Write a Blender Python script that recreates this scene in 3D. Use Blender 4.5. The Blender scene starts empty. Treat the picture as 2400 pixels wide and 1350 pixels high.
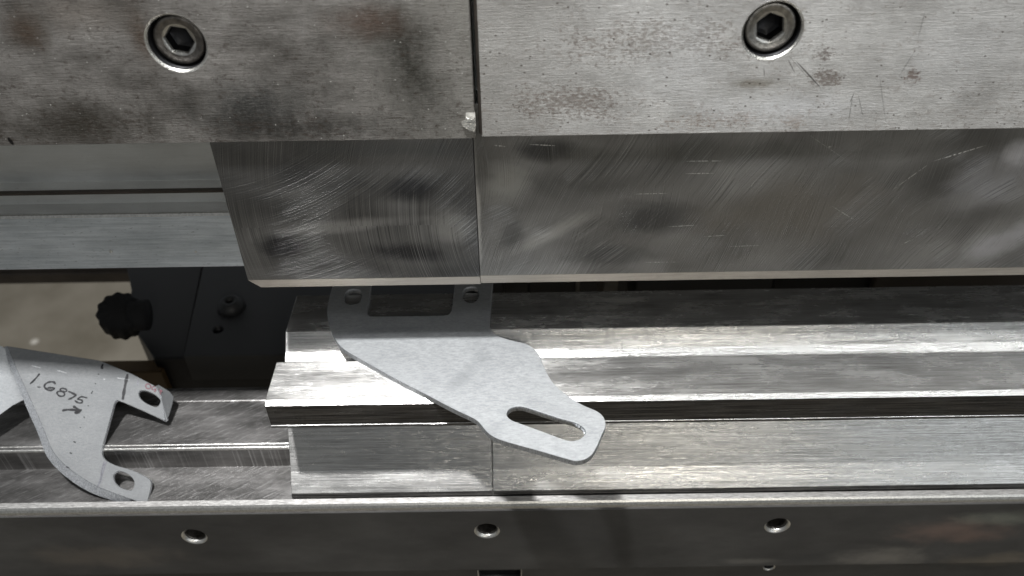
import bpy, bmesh, math, random
from mathutils import Vector, Matrix
random.seed(7)
R = math.radians
scene = bpy.context.scene
COL = scene.collection
MM = 0.001
# ------------------------------------------------------------------ camera
F_PX = 1900.0                      # focal length in pixels of the 2400 px wide photo
CAM_Z = 0.400
cam_d = bpy.data.cameras.new('camera')
cam = bpy.data.objects.new('camera', cam_d)
COL.objects.link(cam)
CAMROT = Matrix.Rotation(R(0.3), 4, 'Z') @ Matrix.Rotation(R(90 - 40), 4, 'X') @ Matrix.Rotation(R(-1.05), 4, 'Z')
CAMPOS = Vector((0, -0.2525, CAM_Z))
cam.matrix_world = Matrix.Translation(CAMPOS) @ CAMROT
cam_d.sensor_width = 36
cam_d.lens = 36 * F_PX / 2400
cam_d.clip_start = 0.01
cam_d.clip_end = 50
cam_d.dof.use_dof = True
cam_d.dof.focus_distance = 0.322
cam_d.dof.aperture_fstop = 11
scene.camera = cam
scene.view_settings.view_transform = 'Standard'
scene.view_settings.look = 'None'
scene.view_settings.exposure = 0.0
scene.view_settings.gamma = 1.0
# ------------------------------------------------------------------ world + lamps
W = bpy.data.worlds.new('World'); scene.world = W; W.use_nodes = True
bg = W.node_tree.nodes['Background']
bg.inputs[0].default_value = (0.93, 0.97, 1.0, 1)
bg.inputs[1].default_value = 0.20


def area(name, direction, dist, sx, sy, power, col=(1, 1, 1), target=(0, 0.0, 0.15), spin=0):
    ld = bpy.data.lights.new(name, 'AREA')
    ld.shape = 'RECTANGLE'; ld.size = sx; ld.size_y = sy; ld.energy = power; ld.color = col
    o = bpy.data.objects.new(name, ld); COL.objects.link(o)
    d = Vector(direction).normalized()
    o.location = Vector(target) + d * dist
    ax = Vector((1, 0, 0)); ax = (ax - d * ax.dot(d)).normalized(); ay = d.cross(ax)
    o.rotation_euler = Matrix((ax, ay, d)).transposed().to_euler()
    return o


area('work_lamp', (-0.175, -0.15, 0.973), 1.30, 0.06, 0.06, 31, (1.0, 1.0, 1.0))
area('ceiling_tube_lamp', (0.222, -0.84, 0.48), 2.0, 0.13, 0.50, 4.5, (1.0, 0.95, 0.85))
area('window_light', (0.57, -0.79, 0.25), 2.6, 0.9, 0.9, 4.2, (0.90, 0.96, 1.0))

area('overhead_strip_lamp', (0.52, -0.22, 0.92), 1.7, 1.5, 0.06, 9, (0.97, 0.99, 1.0))

# ------------------------------------------------------------------ unprojection (pixel of the photo + plane -> point)


def ray(px, py):
    v = Vector(((px - 1200) / F_PX, -(py - 675) / F_PX, -1.0))
    return (CAMROT.to_3x3() @ v).normalized()


def on_plane(px, py, p0, n):
    r = ray(px, py); n = Vector(n); p0 = Vector(p0)
    return CAMPOS + r * ((p0 - CAMPOS).dot(n) / r.dot(n))


def on_y(px, py, d):             # vertical plane d mm in front of the camera
    return on_plane(px, py, (0, -0.2525 + d * MM, 0), (0, 1, 0))


def on_h(px, py, h):             # horizontal plane h mm below the camera
    return on_plane(px, py, (0, 0, CAM_Z - h * MM), (0, 0, 1))


def YZ(d, h):
    return (-0.2525 + d * MM, CAM_Z - h * MM)


def smooth(pts, n=5, closed=True):
    out = []; L = len(pts)
    for i in range(L if closed else L - 1):
        if closed:
            p = [pts[(i + k - 1) % L] for k in range(4)]
        else:
            p = [pts[max(0, min(L - 1, i + k - 1))] for k in range(4)]
        for s in range(n):
            t = s / n
            out.append(tuple(0.5 * ((2 * p[1][j]) + (-p[0][j] + p[2][j]) * t + (2 * p[0][j] - 5 * p[1][j] + 4 * p[2][j] - p[3][j]) * t * t
                                    + (-p[0][j] + 3 * p[1][j] - 3 * p[2][j] + p[3][j]) * t ** 3) for j in range(2)))
    if not closed: out.append(tuple(pts[-1]))
    return out


# ------------------------------------------------------------------ material helpers
class NB:
    def __init__(s, name):
        s.m = bpy.data.materials.new(name); s.m.use_nodes = True
        s.t = s.m.node_tree; s.n = s.t.nodes; s.l = s.t.links
        s.b = s.n['Principled BSDF']
        g = s.n.new('ShaderNodeNewGeometry')
        v = s.n.new('ShaderNodeVectorMath'); v.operation = 'SCALE'; v.inputs[3].default_value = 1000.0
        s.l.new(g.outputs['Position'], v.inputs[0]); s.pos = v.outputs[0]; s.geo = g
        sp = s.n.new('ShaderNodeSeparateXYZ'); s.l.new(s.pos, sp.inputs[0]); s.x, s.y, s.z = sp.outputs

    def set(s, sock, v):
        if hasattr(v, 'links'): s.l.new(v, sock)
        elif isinstance(v, tuple) and len(v) == 3 and sock.type == 'RGBA': sock.default_value = (*v, 1)
        else: sock.default_value = v

    def M(s, op, a, b=0.0, c=None, clamp=False):
        n = s.n.new('ShaderNodeMath'); n.operation = op; n.use_clamp = clamp
        s.set(n.inputs[0], a); s.set(n.inputs[1], b)
        if c is not None: s.set(n.inputs[2], c)
        return n.outputs[0]

    def comb(s, x, y, z):
        n = s.n.new('ShaderNodeCombineXYZ')
        s.set(n.inputs[0], x); s.set(n.inputs[1], y); s.set(n.inputs[2], z); return n.outputs[0]

    def stretch(s, sx, sy, sz, off=(0, 0, 0)):
        n = s.n.new('ShaderNodeMapping'); s.l.new(s.pos, n.inputs[0])
        n.inputs['Scale'].default_value = (sx, sy, sz); n.inputs['Location'].default_value = off
        return n.outputs[0]

    def noise(s, vec, scale=1.0, detail=3.0, rough=0.55, dist=0.0):
        n = s.n.new('ShaderNodeTexNoise'); s.l.new(vec, n.inputs['Vector'])
        n.inputs['Scale'].default_value = scale; n.inputs['Detail'].default_value = detail
        n.inputs['Roughness'].default_value = rough; n.inputs['Distortion'].default_value = dist
        return n.outputs[0]

    def vor(s, vec, scale, rnd=1.0):
        n = s.n.new('ShaderNodeTexVoronoi'); s.l.new(vec, n.inputs['Vector']); n.inputs['Scale'].default_value = scale
        n.inputs['Randomness'].default_value = rnd
        return n.outputs

    def ramp(s, v, lo, hi, a=0.0, b=1.0, smooth=False):
        n = s.n.new('ShaderNodeMapRange'); n.clamp = True
        if smooth: n.interpolation_type = 'SMOOTHSTEP'
        s.set(n.inputs['Value'], v)
        for k, val in (('From Min', lo), ('From Max', hi), ('To Min', a), ('To Max', b)): s.set(n.inputs[k], val)
        return n.outputs[0]

    def mix(s, f, a, b, mode='MIX'):
        n = s.n.new('ShaderNodeMix'); n.data_type = 'RGBA'; n.blend_type = mode
        s.set(n.inputs[0], f); s.set(n.inputs[6], a); s.set(n.inputs[7], b); return n.outputs[2]

    def mixf(s, f, a, b):
        n = s.n.new('ShaderNodeMix'); s.set(n.inputs[0], f); s.set(n.inputs[2], a); s.set(n.inputs[3], b); return n.outputs[0]

    def bump(s, h, strength=0.3, dist=0.1, normal=None):
        n = s.n.new('ShaderNodeBump'); n.inputs['Strength'].default_value = strength
        n.inputs['Distance'].default_value = dist * MM
        s.l.new(h, n.inputs['Height'])
        if normal is not None: s.l.new(normal, n.inputs['Normal'])
        return n.outputs[0]

    def ellipse(s, u, v, cu, cv, ru, rv, ang=0.0, soft=0.6, wob=None):
        """soft elliptical patch (a stain) in the u,v coordinates given in mm"""
        du = s.M('SUBTRACT', u, cu); dv = s.M('SUBTRACT', v, cv)
        c, sn = math.cos(ang), math.sin(ang)
        a = s.M('ADD', s.M('MULTIPLY', du, c / ru), s.M('MULTIPLY', dv, sn / ru))
        b = s.M('ADD', s.M('MULTIPLY', du, -sn / rv), s.M('MULTIPLY', dv, c / rv))
        r = s.M('SQRT', s.M('ADD', s.M('MULTIPLY', a, a), s.M('MULTIPLY', b, b)))
        if wob is not None: r = s.M('ADD', r, s.M('MULTIPLY', s.M('SUBTRACT', wob, 0.5), 1.3))
        return s.ramp(r, 1.0 - soft, 1.0, 1.0, 0.0, True)

    def arcs(s, u, v, cu, cv, freq=1.4, spread=0.02, off=0.0):
        """grinding arcs: fine noise that runs along circles about a centre (mm)"""
        du = s.M('SUBTRACT', u, cu); dv = s.M('SUBTRACT', v, cv)
        r = s.M('SQRT', s.M('ADD', s.M('MULTIPLY', du, du), s.M('MULTIPLY', dv, dv)))
        th = s.M('ARCTAN2', dv, du)
        return s.noise(s.comb(s.M('MULTIPLY', r, freq), s.M('MULTIPLY', th, spread * 60), off), 1.0, 3, 0.65)

    def done(s, color, rough, metallic=1.0, normal=None, aniso=0.0, tangent=None, spec=0.5):
        b = s.b
        s.set(b.inputs['Base Color'], color); s.set(b.inputs['Roughness'], rough); s.set(b.inputs['Metallic'], metallic)
        if normal is not None: s.l.new(normal, b.inputs['Normal'])
        if aniso:
            s.set(b.inputs['Anisotropic'], aniso); s.set(b.inputs['Anisotropic Rotation'], 0.25)
            s.set(b.inputs['Tangent'], tangent if tangent is not None else s.comb(1.0, 0.0, 0.0))
        return s.m


def lin(c):
    return tuple(((x / 255) / 12.92 if x / 255 <= 0.04045 else ((x / 255 + 0.055) / 1.055) ** 2.4) for x in c)


def mat_brushed(name, c1, c2, rough=0.35, metallic=1.0, aniso=0.6, streak=0.5, bump=0.12, spots=0.0, off=0.0, fine=2.2):
    """metal brushed or worn along X: streaks, nicks and blotches of colour"""
    s = NB(name)
    st = s.noise(s.stretch(0.05, fine, fine, (off, off, off)), 1.0, 4, 0.65)
    st2 = s.noise(s.stretch(0.16, fine * 2.2, fine * 2.2, (off + 9, off, off)), 1.0, 3, 0.6)
    bl = s.noise(s.stretch(0.03, 0.07, 0.07, (off + 3, 1, 2)), 1.0, 4, 0.6)
    f = s.M('ADD', s.M('MULTIPLY', s.ramp(st, 0.3, 0.7), streak), s.M('MULTIPLY', s.ramp(bl, 0.3, 0.7), 1 - streak))
    col = s.mix(f, c1, c2)
    nick = s.noise(s.stretch(0.5, 1.6, 1.6, (off + 5, 0, 3)), 1.0, 5, 0.75)
    col = s.mix(s.ramp(nick, 0.60, 0.72, 0, 0.5 + spots * 0.5), col, tuple(x * 0.45 for x in c1))
    col = s.mix(s.ramp(nick, 0.36, 0.26, 0, 0.5), col, tuple(min(1, x * 1.6) for x in c2))
    rg = s.M('ADD', s.M('MULTIPLY', s.ramp(bl, 0.25, 0.75), 0.16), s.M('MULTIPLY', s.M('SUBTRACT', st2, 0.5), 0.2))
    rg = s.M('ADD', rg, rough - 0.08, clamp=True)
    h = s.M('ADD', st2, s.M('MULTIPLY', nick, 0.5))
    return s.done(col, rg, metallic, s.bump(h, 1.0, bump), aniso)


def px_y(px, py, d=252.5):
    p = on_y(px, py, d); return p.x * 1000, p.z * 1000


zc_guess = on_y(1118, 322, 252.5).z


def mat_clamp(name, side):
    s = NB(name)
    st = s.noise(s.stretch(0.11, 2.0, 2.3, (side * 9, 0, 0)), 1.0, 4, 0.7)
    fine = s.noise(s.stretch(0.9, 2.0, 2.6), 1.0, 4, 0.75)
    bl = s.noise(s.stretch(0.035, 0.05, 0.06, (side * 5, 1, 0)), 1.0, 6, 0.68)
    bl2 = s.noise(s.stretch(0.08, 0.1, 0.12, (side * 3, 0, 7)), 1.0, 5, 0.65)
    wob = s.noise(s.stretch(0.12, 0.1, 0.16), 1.0, 5, 0.65)
    wob2 = s.noise(s.stretch(0.09, 0.1, 0.05, (2, 0, 4)), 1.0, 6, 0.7)
    brk = s.noise(s.stretch(0.45, 0.4, 0.9, (8, 0, 1)), 1.0, 5, 0.75)
    if side < 0:
        a, b = (0.09, 0.083, 0.074), (0.44, 0.422, 0.40)
        col = s.mix(s.ramp(bl, 0.3, 0.7), a, b)
        # lighter towards the joint
        col = s.mix(s.ramp(s.x, -75, -12, 0, 0.55, True), col, (0.36, 0.35, 0.32))
        def st_(px, py, rx, ry, ang, c, k):
            nonlocal col
            u, v = px_y(px, py)
            e = s.ellipse(s.x, s.z, u, v, rx * 1.15, ry * 1.15, ang, 1.0, wob2)
            e = s.M('MULTIPLY', e, s.ramp(brk, 0.28, 0.55, 0.5, 1.0))
            col = s.mix(s.M('MULTIPLY', e, min(1.0, k * 1.15)), col, c)
        st_(960, 150, 14, 30, 0.25, (0.045, 0.043, 0.035), 0.85)
        st_(600, 250, 32, 13, 0.0, (0.05, 0.052, 0.05), 0.8)
        st_(700, 300, 50, 9, 0.0, (0.04, 0.038, 0.034), 0.8)
        st_(200, 290, 42, 14, 0.0, (0.055, 0.048, 0.038), 0.85)
        st_(60, 70, 9, 9, 0.0, (0.085, 0.055, 0.035), 0.8)
        st_(330, 90, 5, 12, 0.0, (0.085, 0.05, 0.028), 0.7)
        st_(860, 50, 16, 8, 0.0, (0.12, 0.075, 0.055), 0.7)
        st_(180, 30, 25, 10, 0.0, (0.30, 0.27, 0.24), 0.6)
        u, v = px_y(25, 331)
        e = s.ellipse(s.x, s.z, u, v, 0.9, 1.9, 0.2, 0.4)
        col = s.mix(e, col, (0.004, 0.004, 0.004))
    else:
        a, b = (0.48, 0.47, 0.455), (0.92, 0.915, 0.90)
        col = s.mix(s.ramp(bl, 0.32, 0.66), a, b)
        col = s.mix(s.ramp(s.x, -12, 40, 0.6, 0, True), col, (0.40, 0.385, 0.36))
        def rust(px, py, rx, ry, c, k, thr):
            nonlocal col
            u, v = px_y(px, py)
            e = s.ellipse(s.x, s.z, u, v, rx * 1.5, ry * 1.5, 0, 1.0, wob)
            n = s.noise(s.stretch(0.55, 0.5, 1.0), 1.0, 6, 0.78)
            f = s.ramp(s.M('ADD', n, s.M('MULTIPLY', e, 0.20)), thr - 0.03, thr + 0.03)
            col = s.mix(s.M('MULTIPLY', s.M('MULTIPLY', f, k), s.ramp(e, 0.0, 0.2)), col, c)
        rust(1340, 240, 26, 9, (0.19, 0.14, 0.11), 0.6, 0.655)
        rust(1935, 185, 6, 5, (0.17, 0.125, 0.10), 0.7, 0.64)
        rust(1935, 128, 5, 3, (0.15, 0.11, 0.09), 0.7, 0.63)
        rust(2140, 178, 3, 3, (0.16, 0.09, 0.06), 0.8, 0.62)
        rust(1865, 280, 6, 6, (0.26, 0.15, 0.07), 0.7, 0.66)
        rust(1700, 280, 36, 5, (0.25, 0.14, 0.08), 0.6, 0.70)
        rust(1560, 100, 60, 12, (0.22, 0.17, 0.14), 0.6, 0.69)
        for (qx, qy, ra, rb, kk) in ((1850, 255, 40, 10, 0.75), (1600, 150, 26, 24, 0.35), (2250, 120, 34, 22, 0.25)):
            u, v = px_y(qx, qy)
            col = s.mix(s.M('MULTIPLY', s.ellipse(s.x, s.z, u, v, ra, rb, 0, 1.0, wob2), kk), col, (0.97, 0.98, 1.0))
        u, v = px_y(1775, 195)
        col = s.mix(s.M('MULTIPLY', s.ellipse(s.x, s.z, u, v, 11, 2.3, 0, 0.8, wob), 0.45), col, (0.24, 0.2, 0.13))
    col = s.mix(s.ramp(st, 0.35, 0.65, 0.0, 0.42), col, s.mix(0.5, col, (0.05, 0.045, 0.04)))
    pit = s.noise(s.stretch(0.8, 0.9, 1.5, (4, 4, 4)), 1.0, 4, 0.75)
    zl = zc_guess * 1000
    reg = s.M('ADD', s.ramp(bl2, 0.35, 0.65, -0.05, 0.06), s.ramp(s.z, zl + 28, zl, 0.0, 0.035))
    col = s.mix(s.ramp(s.M('ADD', pit, reg), 0.635, 0.69, 0, 0.8), col, (0.05, 0.042, 0.036) if side < 0 else (0.11, 0.085, 0.07))
    vp = s.vor(s.stretch(0.23, 0.23, 0.33, (1, 2, 3)), 1.0)
    brown = s.noise(s.stretch(0.35, 0.4, 0.6, (side * 3, 6, 2)), 1.0, 5, 0.75)
    col = s.mix(s.ramp(s.M('ADD', brown, reg), 0.56, 0.66, 0, 0.55 if side < 0 else 0.28), col, (0.055, 0.038, 0.028) if side < 0 else (0.22, 0.16, 0.12))
    dot = s.M('LESS_THAN', vp[0], 0.055 if side < 0 else 0.10)
    col = s.mix(s.M('MULTIPLY', dot, 0.8), col, (0.75, 0.74, 0.7) if side < 0 else (0.1, 0.085, 0.07))
    # scratches drawn by hand tools on the right block: thin lines in x,z
    if side > 0:
        for (x0, y0, x1, y1, w, k) in ((1858, 135, 1932, 215, .28, .8), (1845, 135, 1865, 175, .2, .6), (1790, 155, 1792, 182, .2, .6), (1840, 120, 1900, 190, .12, .5),
                                       (2150, 95, 2170, 20, .25, .35), (2100, 190, 2150, 110, .25, .35), (2060, 165, 2076, 290, .22, .35), (2000, 215, 1988, 290, .2, .5), (2010, 215, 2024, 280, .2, .4), (1990, 245, 2003, 215, .2, .6)):
            u0, v0 = px_y(x0, y0); u1, v1 = px_y(x1, y1)
            L = math.hypot(u1 - u0, v1 - v0); ang = math.atan2(v1 - v0, u1 - u0)
            e = s.ellipse(s.x, s.z, (u0 + u1) / 2, (v0 + v1) / 2, L / 2, w * 1.2, ang, 0.5)
            col = s.mix(s.M('MULTIPLY', e, k), col, (0.07, 0.065, 0.06))
    rg = s.M('ADD', s.M('MULTIPLY', s.ramp(bl2, 0.3, 0.7), 0.12), 0.42 if side > 0 else 0.46)
    h = s.M('ADD', s.M('MULTIPLY', st, 1.0), s.M('ADD', s.M('MULTIPLY', fine, 0.6), s.M('MULTIPLY', pit, 0.6)))
    col = s.mix(s.ramp(fine, 0.40, 0.28, 0, 0.5), col, s.mix(0.55, col, (0.02, 0.02, 0.02)))
    col = s.mix(s.ramp(fine, 0.58, 0.72, 0, 0.5), col, s.mix(0.4, col, (1.0, 1.0, 1.0)))
    return s.done(col, rg, 0.72, s.bump(h, 1.0, 0.22), 0.35)


def mat_punch(name, side):
    """ground tool steel: swirling arcs left by the grinder, smudges of oil and painted-in reflections"""
    s = NB(name)
    def c_(px, py): return px_y(px, py, 254.5)
    cA = c_(700, 420) if side > 0 else c_(-300, 300)
    cB = c_(900, 100) if side > 0 else c_(1500, 520)
    cC = c_(2600, 900) if side > 0 else c_(200, -200)
    a1 = s.arcs(s.x, s.z, *cA, freq=2.6, spread=0.012)
    a2 = s.arcs(s.x, s.z, *cB, freq=2.4, spread=0.012, off=4)
    a3 = s.arcs(s.x, s.z, *cC, freq=2.8, spread=0.012, off=8)
    m1 = s.ramp(s.noise(s.stretch(0.02, 0.05, 0.03, (side * 2, 0, 0)), 1.0, 2), 0.42, 0.58)
    m2 = s.ramp(s.noise(s.stretch(0.05, 0.05, 0.05, (side * 7, 3, 0)), 1.0, 2), 0.45, 0.6)
    h = s.mixf(m2, s.mixf(m1, a1, a2), a3) if side > 0 else s.mixf(m1, a2, a3)
    wob = s.noise(s.stretch(0.05, 0.1, 0.07, (side, 0, 0)), 1.0, 4, 0.55)
    cl = s.noise(s.stretch(0.022, 0.1, 0.04, (side * 4, 0, 2)), 1.0, 2, 0.45, 0.3)
    col = s.mix(s.ramp(cl, 0.3, 0.7), (0.11, 0.112, 0.115) if side < 0 else (0.18, 0.18, 0.178), (0.27, 0.27, 0.27) if side < 0 else (0.36, 0.355, 0.345))
    def blot(px, py, rx, ry, ang, c, k, soft=0.8):  # dark and bright blotches: oil smudges, and reflections put into the colour
        nonlocal col
        u, v = c_(px, py)
        col = s.mix(s.M('MULTIPLY', s.ellipse(s.x, s.z, u, v, rx, ry, ang, soft, wob), k), col, c)
    if side < 0:
        blot(960, 440, 16, 9, 0, (0.045, 0.047, 0.055), 0.8, 1.0)
        blot(700, 400, 16, 12, 0, (0.09, 0.09, 0.095), 0.6)
        blot(950, 590, 26, 6, -0.1, (0.035, 0.035, 0.04), 0.85)
        blot(660, 580, 13, 10, 0, (0.04, 0.04, 0.045), 0.9)
        blot(800, 530, 36, 4, 0.1, (0.6, 0.6, 0.6), 0.45)
        blot(1060, 530, 12, 12, 0.5, (0.55, 0.55, 0.54), 0.5)
        blot(900, 350, 44, 5, 0, (0.17, 0.18, 0.19), 0.5)
    else:
        blot(1119, 500, 1.6, 34, 0.0, (0.75, 0.74, 0.72), 0.7, 0.9)
        blot(1190, 420, 14, 14, 0.1, (0.55, 0.55, 0.53), 0.65, 1.0)
        blot(1270, 350, 13, 6, 0, (0.07, 0.07, 0.072), 0.8)
        blot(1200, 540, 8, 13, 0, (0.10, 0.10, 0.10), 0.6)
        blot(1290, 550, 28, 5.0, 0.50, (0.6, 0.59, 0.57), 0.6, 1.0)
        blot(1520, 510, 24, 12, 0.0, (0.07, 0.07, 0.072), 0.75)
        blot(1420, 600, 26, 6, 0.0, (0.12, 0.12, 0.12), 0.7)
        blot(1850, 490, 40, 14, 0.2, (0.26, 0.24, 0.21), 0.6)
        blot(2330, 420, 24, 20, 0.6, (0.5, 0.5, 0.52), 0.7)
        blot(2360, 560, 20, 10, 0.6, (0.7, 0.7, 0.74), 0.7)
        blot(2390, 360, 8, 9, 0.9, (0.9, 0.9, 0.95), 0.8)
        blot(1900, 500, 60, 24, 0.0, (0.30, 0.285, 0.265), 0.55, 1.0)
        blot(1700, 360, 70, 7, 0.0, (0.13, 0.13, 0.12), 0.6)
    col = s.mix(s.ramp(h, 0.53, 0.68, 0, 0.45), col, (0.55, 0.55, 0.54))
    col = s.mix(s.ramp(h, 0.47, 0.34, 0, 0.6 if side < 0 else 0.5), col, (0.03, 0.03, 0.03))
    if side > 0:
        for (x0, y0, x1, y1, w, k) in ((2085, 450, 2190, 375, .22, .5), (2180, 380, 2320, 338, .28, .95), (1235, 338, 1310, 342, .25, .8), (1155, 340, 1188, 344, .3, .8), (1940, 345, 1950, 343, .4, .8),
                                       (1600, 378, 1705, 377, .2, .7), (1600, 407, 1680, 406, .25, .7), (1480, 455, 1570, 453, .2, .7), (1560, 532, 1640, 527, .2, .7),
                                       (1640, 555, 1710, 551, .2, .5), (1700, 578, 1790, 575, .18, .6), (1500, 615, 1600, 614, .18, .6), (1945, 480, 2010, 520, .18, .5), (2110, 575, 2140, 560, .2, .5), (1880, 305, 1990, 380, .1, .4)):
            u0, v0 = c_(x0, y0); u1, v1 = c_(x1, y1)
            L = math.hypot(u1 - u0, v1 - v0); ang = math.atan2(v1 - v0, u1 - u0)
            e = s.ellipse(s.x, s.z, (u0 + u1) / 2, (v0 + v1) / 2, L / 2, w, ang, 0.5, None)
            e = s.M('MULTIPLY', e, s.ramp(s.noise(s.stretch(1.2, 1, 0.3), 1.0, 2), 0.4, 0.55))
            col = s.mix(s.M('MULTIPLY', e, k), col, (1.0, 1.0, 0.98))
    rg = s.M('ADD', s.M('MULTIPLY', s.ramp(cl, 0.3, 0.7), 0.12), 0.30)
    grain = s.noise(s.stretch(2.0, 2.0, 2.0), 1.0, 4, 0.7)
    hh = s.M('ADD', h, s.M('MULTIPLY', grain, 0.25))
    return s.done(col, rg, 0.9, s.bump(hh, 1.0, 0.2), 0.0)


def mat_die(name, off):
    """V-die: drawn along X, with chatter lines; the two lower flanks polished"""
    s = NB(name)
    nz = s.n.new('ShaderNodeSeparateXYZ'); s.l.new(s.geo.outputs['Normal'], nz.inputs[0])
    st = s.noise(s.stretch(0.028, 1.7, 1.7, (off, 0, 0)), 1.0, 4, 0.7)
    st2 = s.noise(s.stretch(0.022, 2.4, 2.4, (off + 4, 0, 0)), 1.0, 3, 0.6)
    bl = s.noise(s.stretch(0.035, 0.12, 0.12, (off + 6, 0, 2)), 1.0, 4, 0.6)
    nick = s.noise(s.stretch(0.10, 2.6, 2.6, (off, 2, 3)), 1.0, 3, 0.65)
    col = s.mix(s.ramp(st, 0.32, 0.68), (0.34, 0.335, 0.32), (0.72, 0.71, 0.69))
    col = s.mix(s.ramp(bl, 0.35, 0.65, 0, 0.35), col, (0.80, 0.79, 0.77))
    col = s.mix(s.ramp(nick, 0.60, 0.70, 0, 0.6), col, (0.15, 0.145, 0.135))
    col = s.mix(s.ramp(nick, 0.38, 0.30, 0, 0.6), col, (0.95, 0.95, 0.93))
    front = s.M('LESS_THAN', nz.outputs[1], -0.9)       # upright flank, its darkness under grazing light painted in
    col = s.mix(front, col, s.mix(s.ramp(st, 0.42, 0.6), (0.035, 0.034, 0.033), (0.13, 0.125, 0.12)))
    rg = s.M('ADD', s.M('MULTIPLY', s.ramp(bl, 0.25, 0.75), 0.14), s.M('ADD', s.M('MULTIPLY', st2, 0.08), 0.15))
    h = s.M('ADD', s.M('MULTIPLY', st, 0.7), s.M('ADD', s.M('MULTIPLY', st2, 0.9), s.M('MULTIPLY', nick, 0.03)))
    return s.done(col, rg, 0.93, s.bump(h, 1.0, 0.12), 0.93)


def mat_aluminium(name, c=0.66, rough=0.42, metallic=0.8, grain_x=0.35, aniso=0.3, mott=0.22, smudge=None):
    s = NB(name)
    g = s.noise(s.stretch(grain_x * 1.2, 1.3, 1.3), 1.0, 5, 0.8)
    g2 = s.noise(s.stretch(0.06, 0.09, 0.09), 1.0, 3, 0.6)
    g3 = s.noise(s.stretch(2.2, 2.6, 2.6), 1.0, 3, 0.7)
    col = s.mix(s.ramp(g, 0.36, 0.64), (c * 0.76, c * 0.79, c * 0.81), (c * 1.14, c * 1.17, c * 1.19))
    col = s.mix(s.ramp(g2, 0.35, 0.65, 0, mott), col, (c * 0.66, c * 0.69, c * 0.72))
    if smudge:
        wb = s.noise(s.stretch(0.08, 0.1, 0.1), 1.0, 4, 0.6)
        for (cx, cy, rx, ry, an, k) in smudge:
            col = s.mix(s.M('MULTIPLY', s.ellipse(s.x, s.y, cx, cy, rx, ry, an, 1.0, wb), k), col, (c * 0.45, c * 0.48, c * 0.50))
    rg = s.M('ADD', s.M('MULTIPLY', g, 0.25), rough - 0.12)
    return s.done(col, rg, metallic, s.bump(s.M('ADD', g, s.M('MULTIPLY', g3, 0.6)), 1.0, 0.10), aniso)


def mat_cut(name, c=0.5):
    s = NB(name)
    g = s.noise(s.stretch(2.3, 2.3, 0.6), 1.0, 4, 0.75)
    col = s.mix(s.ramp(g, 0.35, 0.62), (c * 0.45, c * 0.48, c * 0.52), (c * 1.3, c * 1.33, c * 1.38))
    return s.done(col, 0.5, 0.75, s.bump(g, 1.0, 0.35))


def mat_holder(name):
    """die rail, milled: slanting cutter marks"""
    s = NB(name)
    v = s.M('ADD', s.M('MULTIPLY', s.x, 0.55), s.M('MULTIPLY', s.y, -0.9))
    w = s.M('ADD', s.M('MULTIPLY', s.x, 0.9), s.M('MULTIPLY', s.y, 0.55))
    mk = s.noise(s.comb(s.M('MULTIPLY', v, 1.5), s.M('MULTIPLY', w, 0.09), 0.0), 1.0, 4, 0.7)
    bl = s.noise(s.stretch(0.03, 0.09, 0.09), 1.0, 4, 0.6)
    st = s.noise(s.stretch(0.03, 0.6, 0.6), 1.0, 3, 0.6)
    col = s.mix(s.ramp(bl, 0.3, 0.7), (0.10, 0.097, 0.094), (0.30, 0.292, 0.285))
    col = s.mix(s.ramp(st, 0.4, 0.65, 0, 0.4), col, (0.13, 0.125, 0.12))
    col = s.mix(s.ramp(mk, 0.54, 0.68, 0, 0.5), col, (0.62, 0.61, 0.60))
    rg = s.M('ADD', s.M('MULTIPLY', bl, 0.2), 0.24)
    return s.done(col, rg, 0.9, s.bump(mk, 1.0, 0.12), 0.5)


def mat_lip(name):
    s = NB(name)
    g = s.noise(s.stretch(0.25, 1.6, 1.6), 1.0, 4, 0.7)
    col = s.mix(s.ramp(g, 0.35, 0.65), (0.36, 0.35, 0.34), (0.66, 0.65, 0.63))
    return s.done(col, s.M('ADD', s.M('MULTIPLY', g, 0.2), 0.3), 0.85, s.bump(g, 1.0, 0.12), 0.3)


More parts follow.
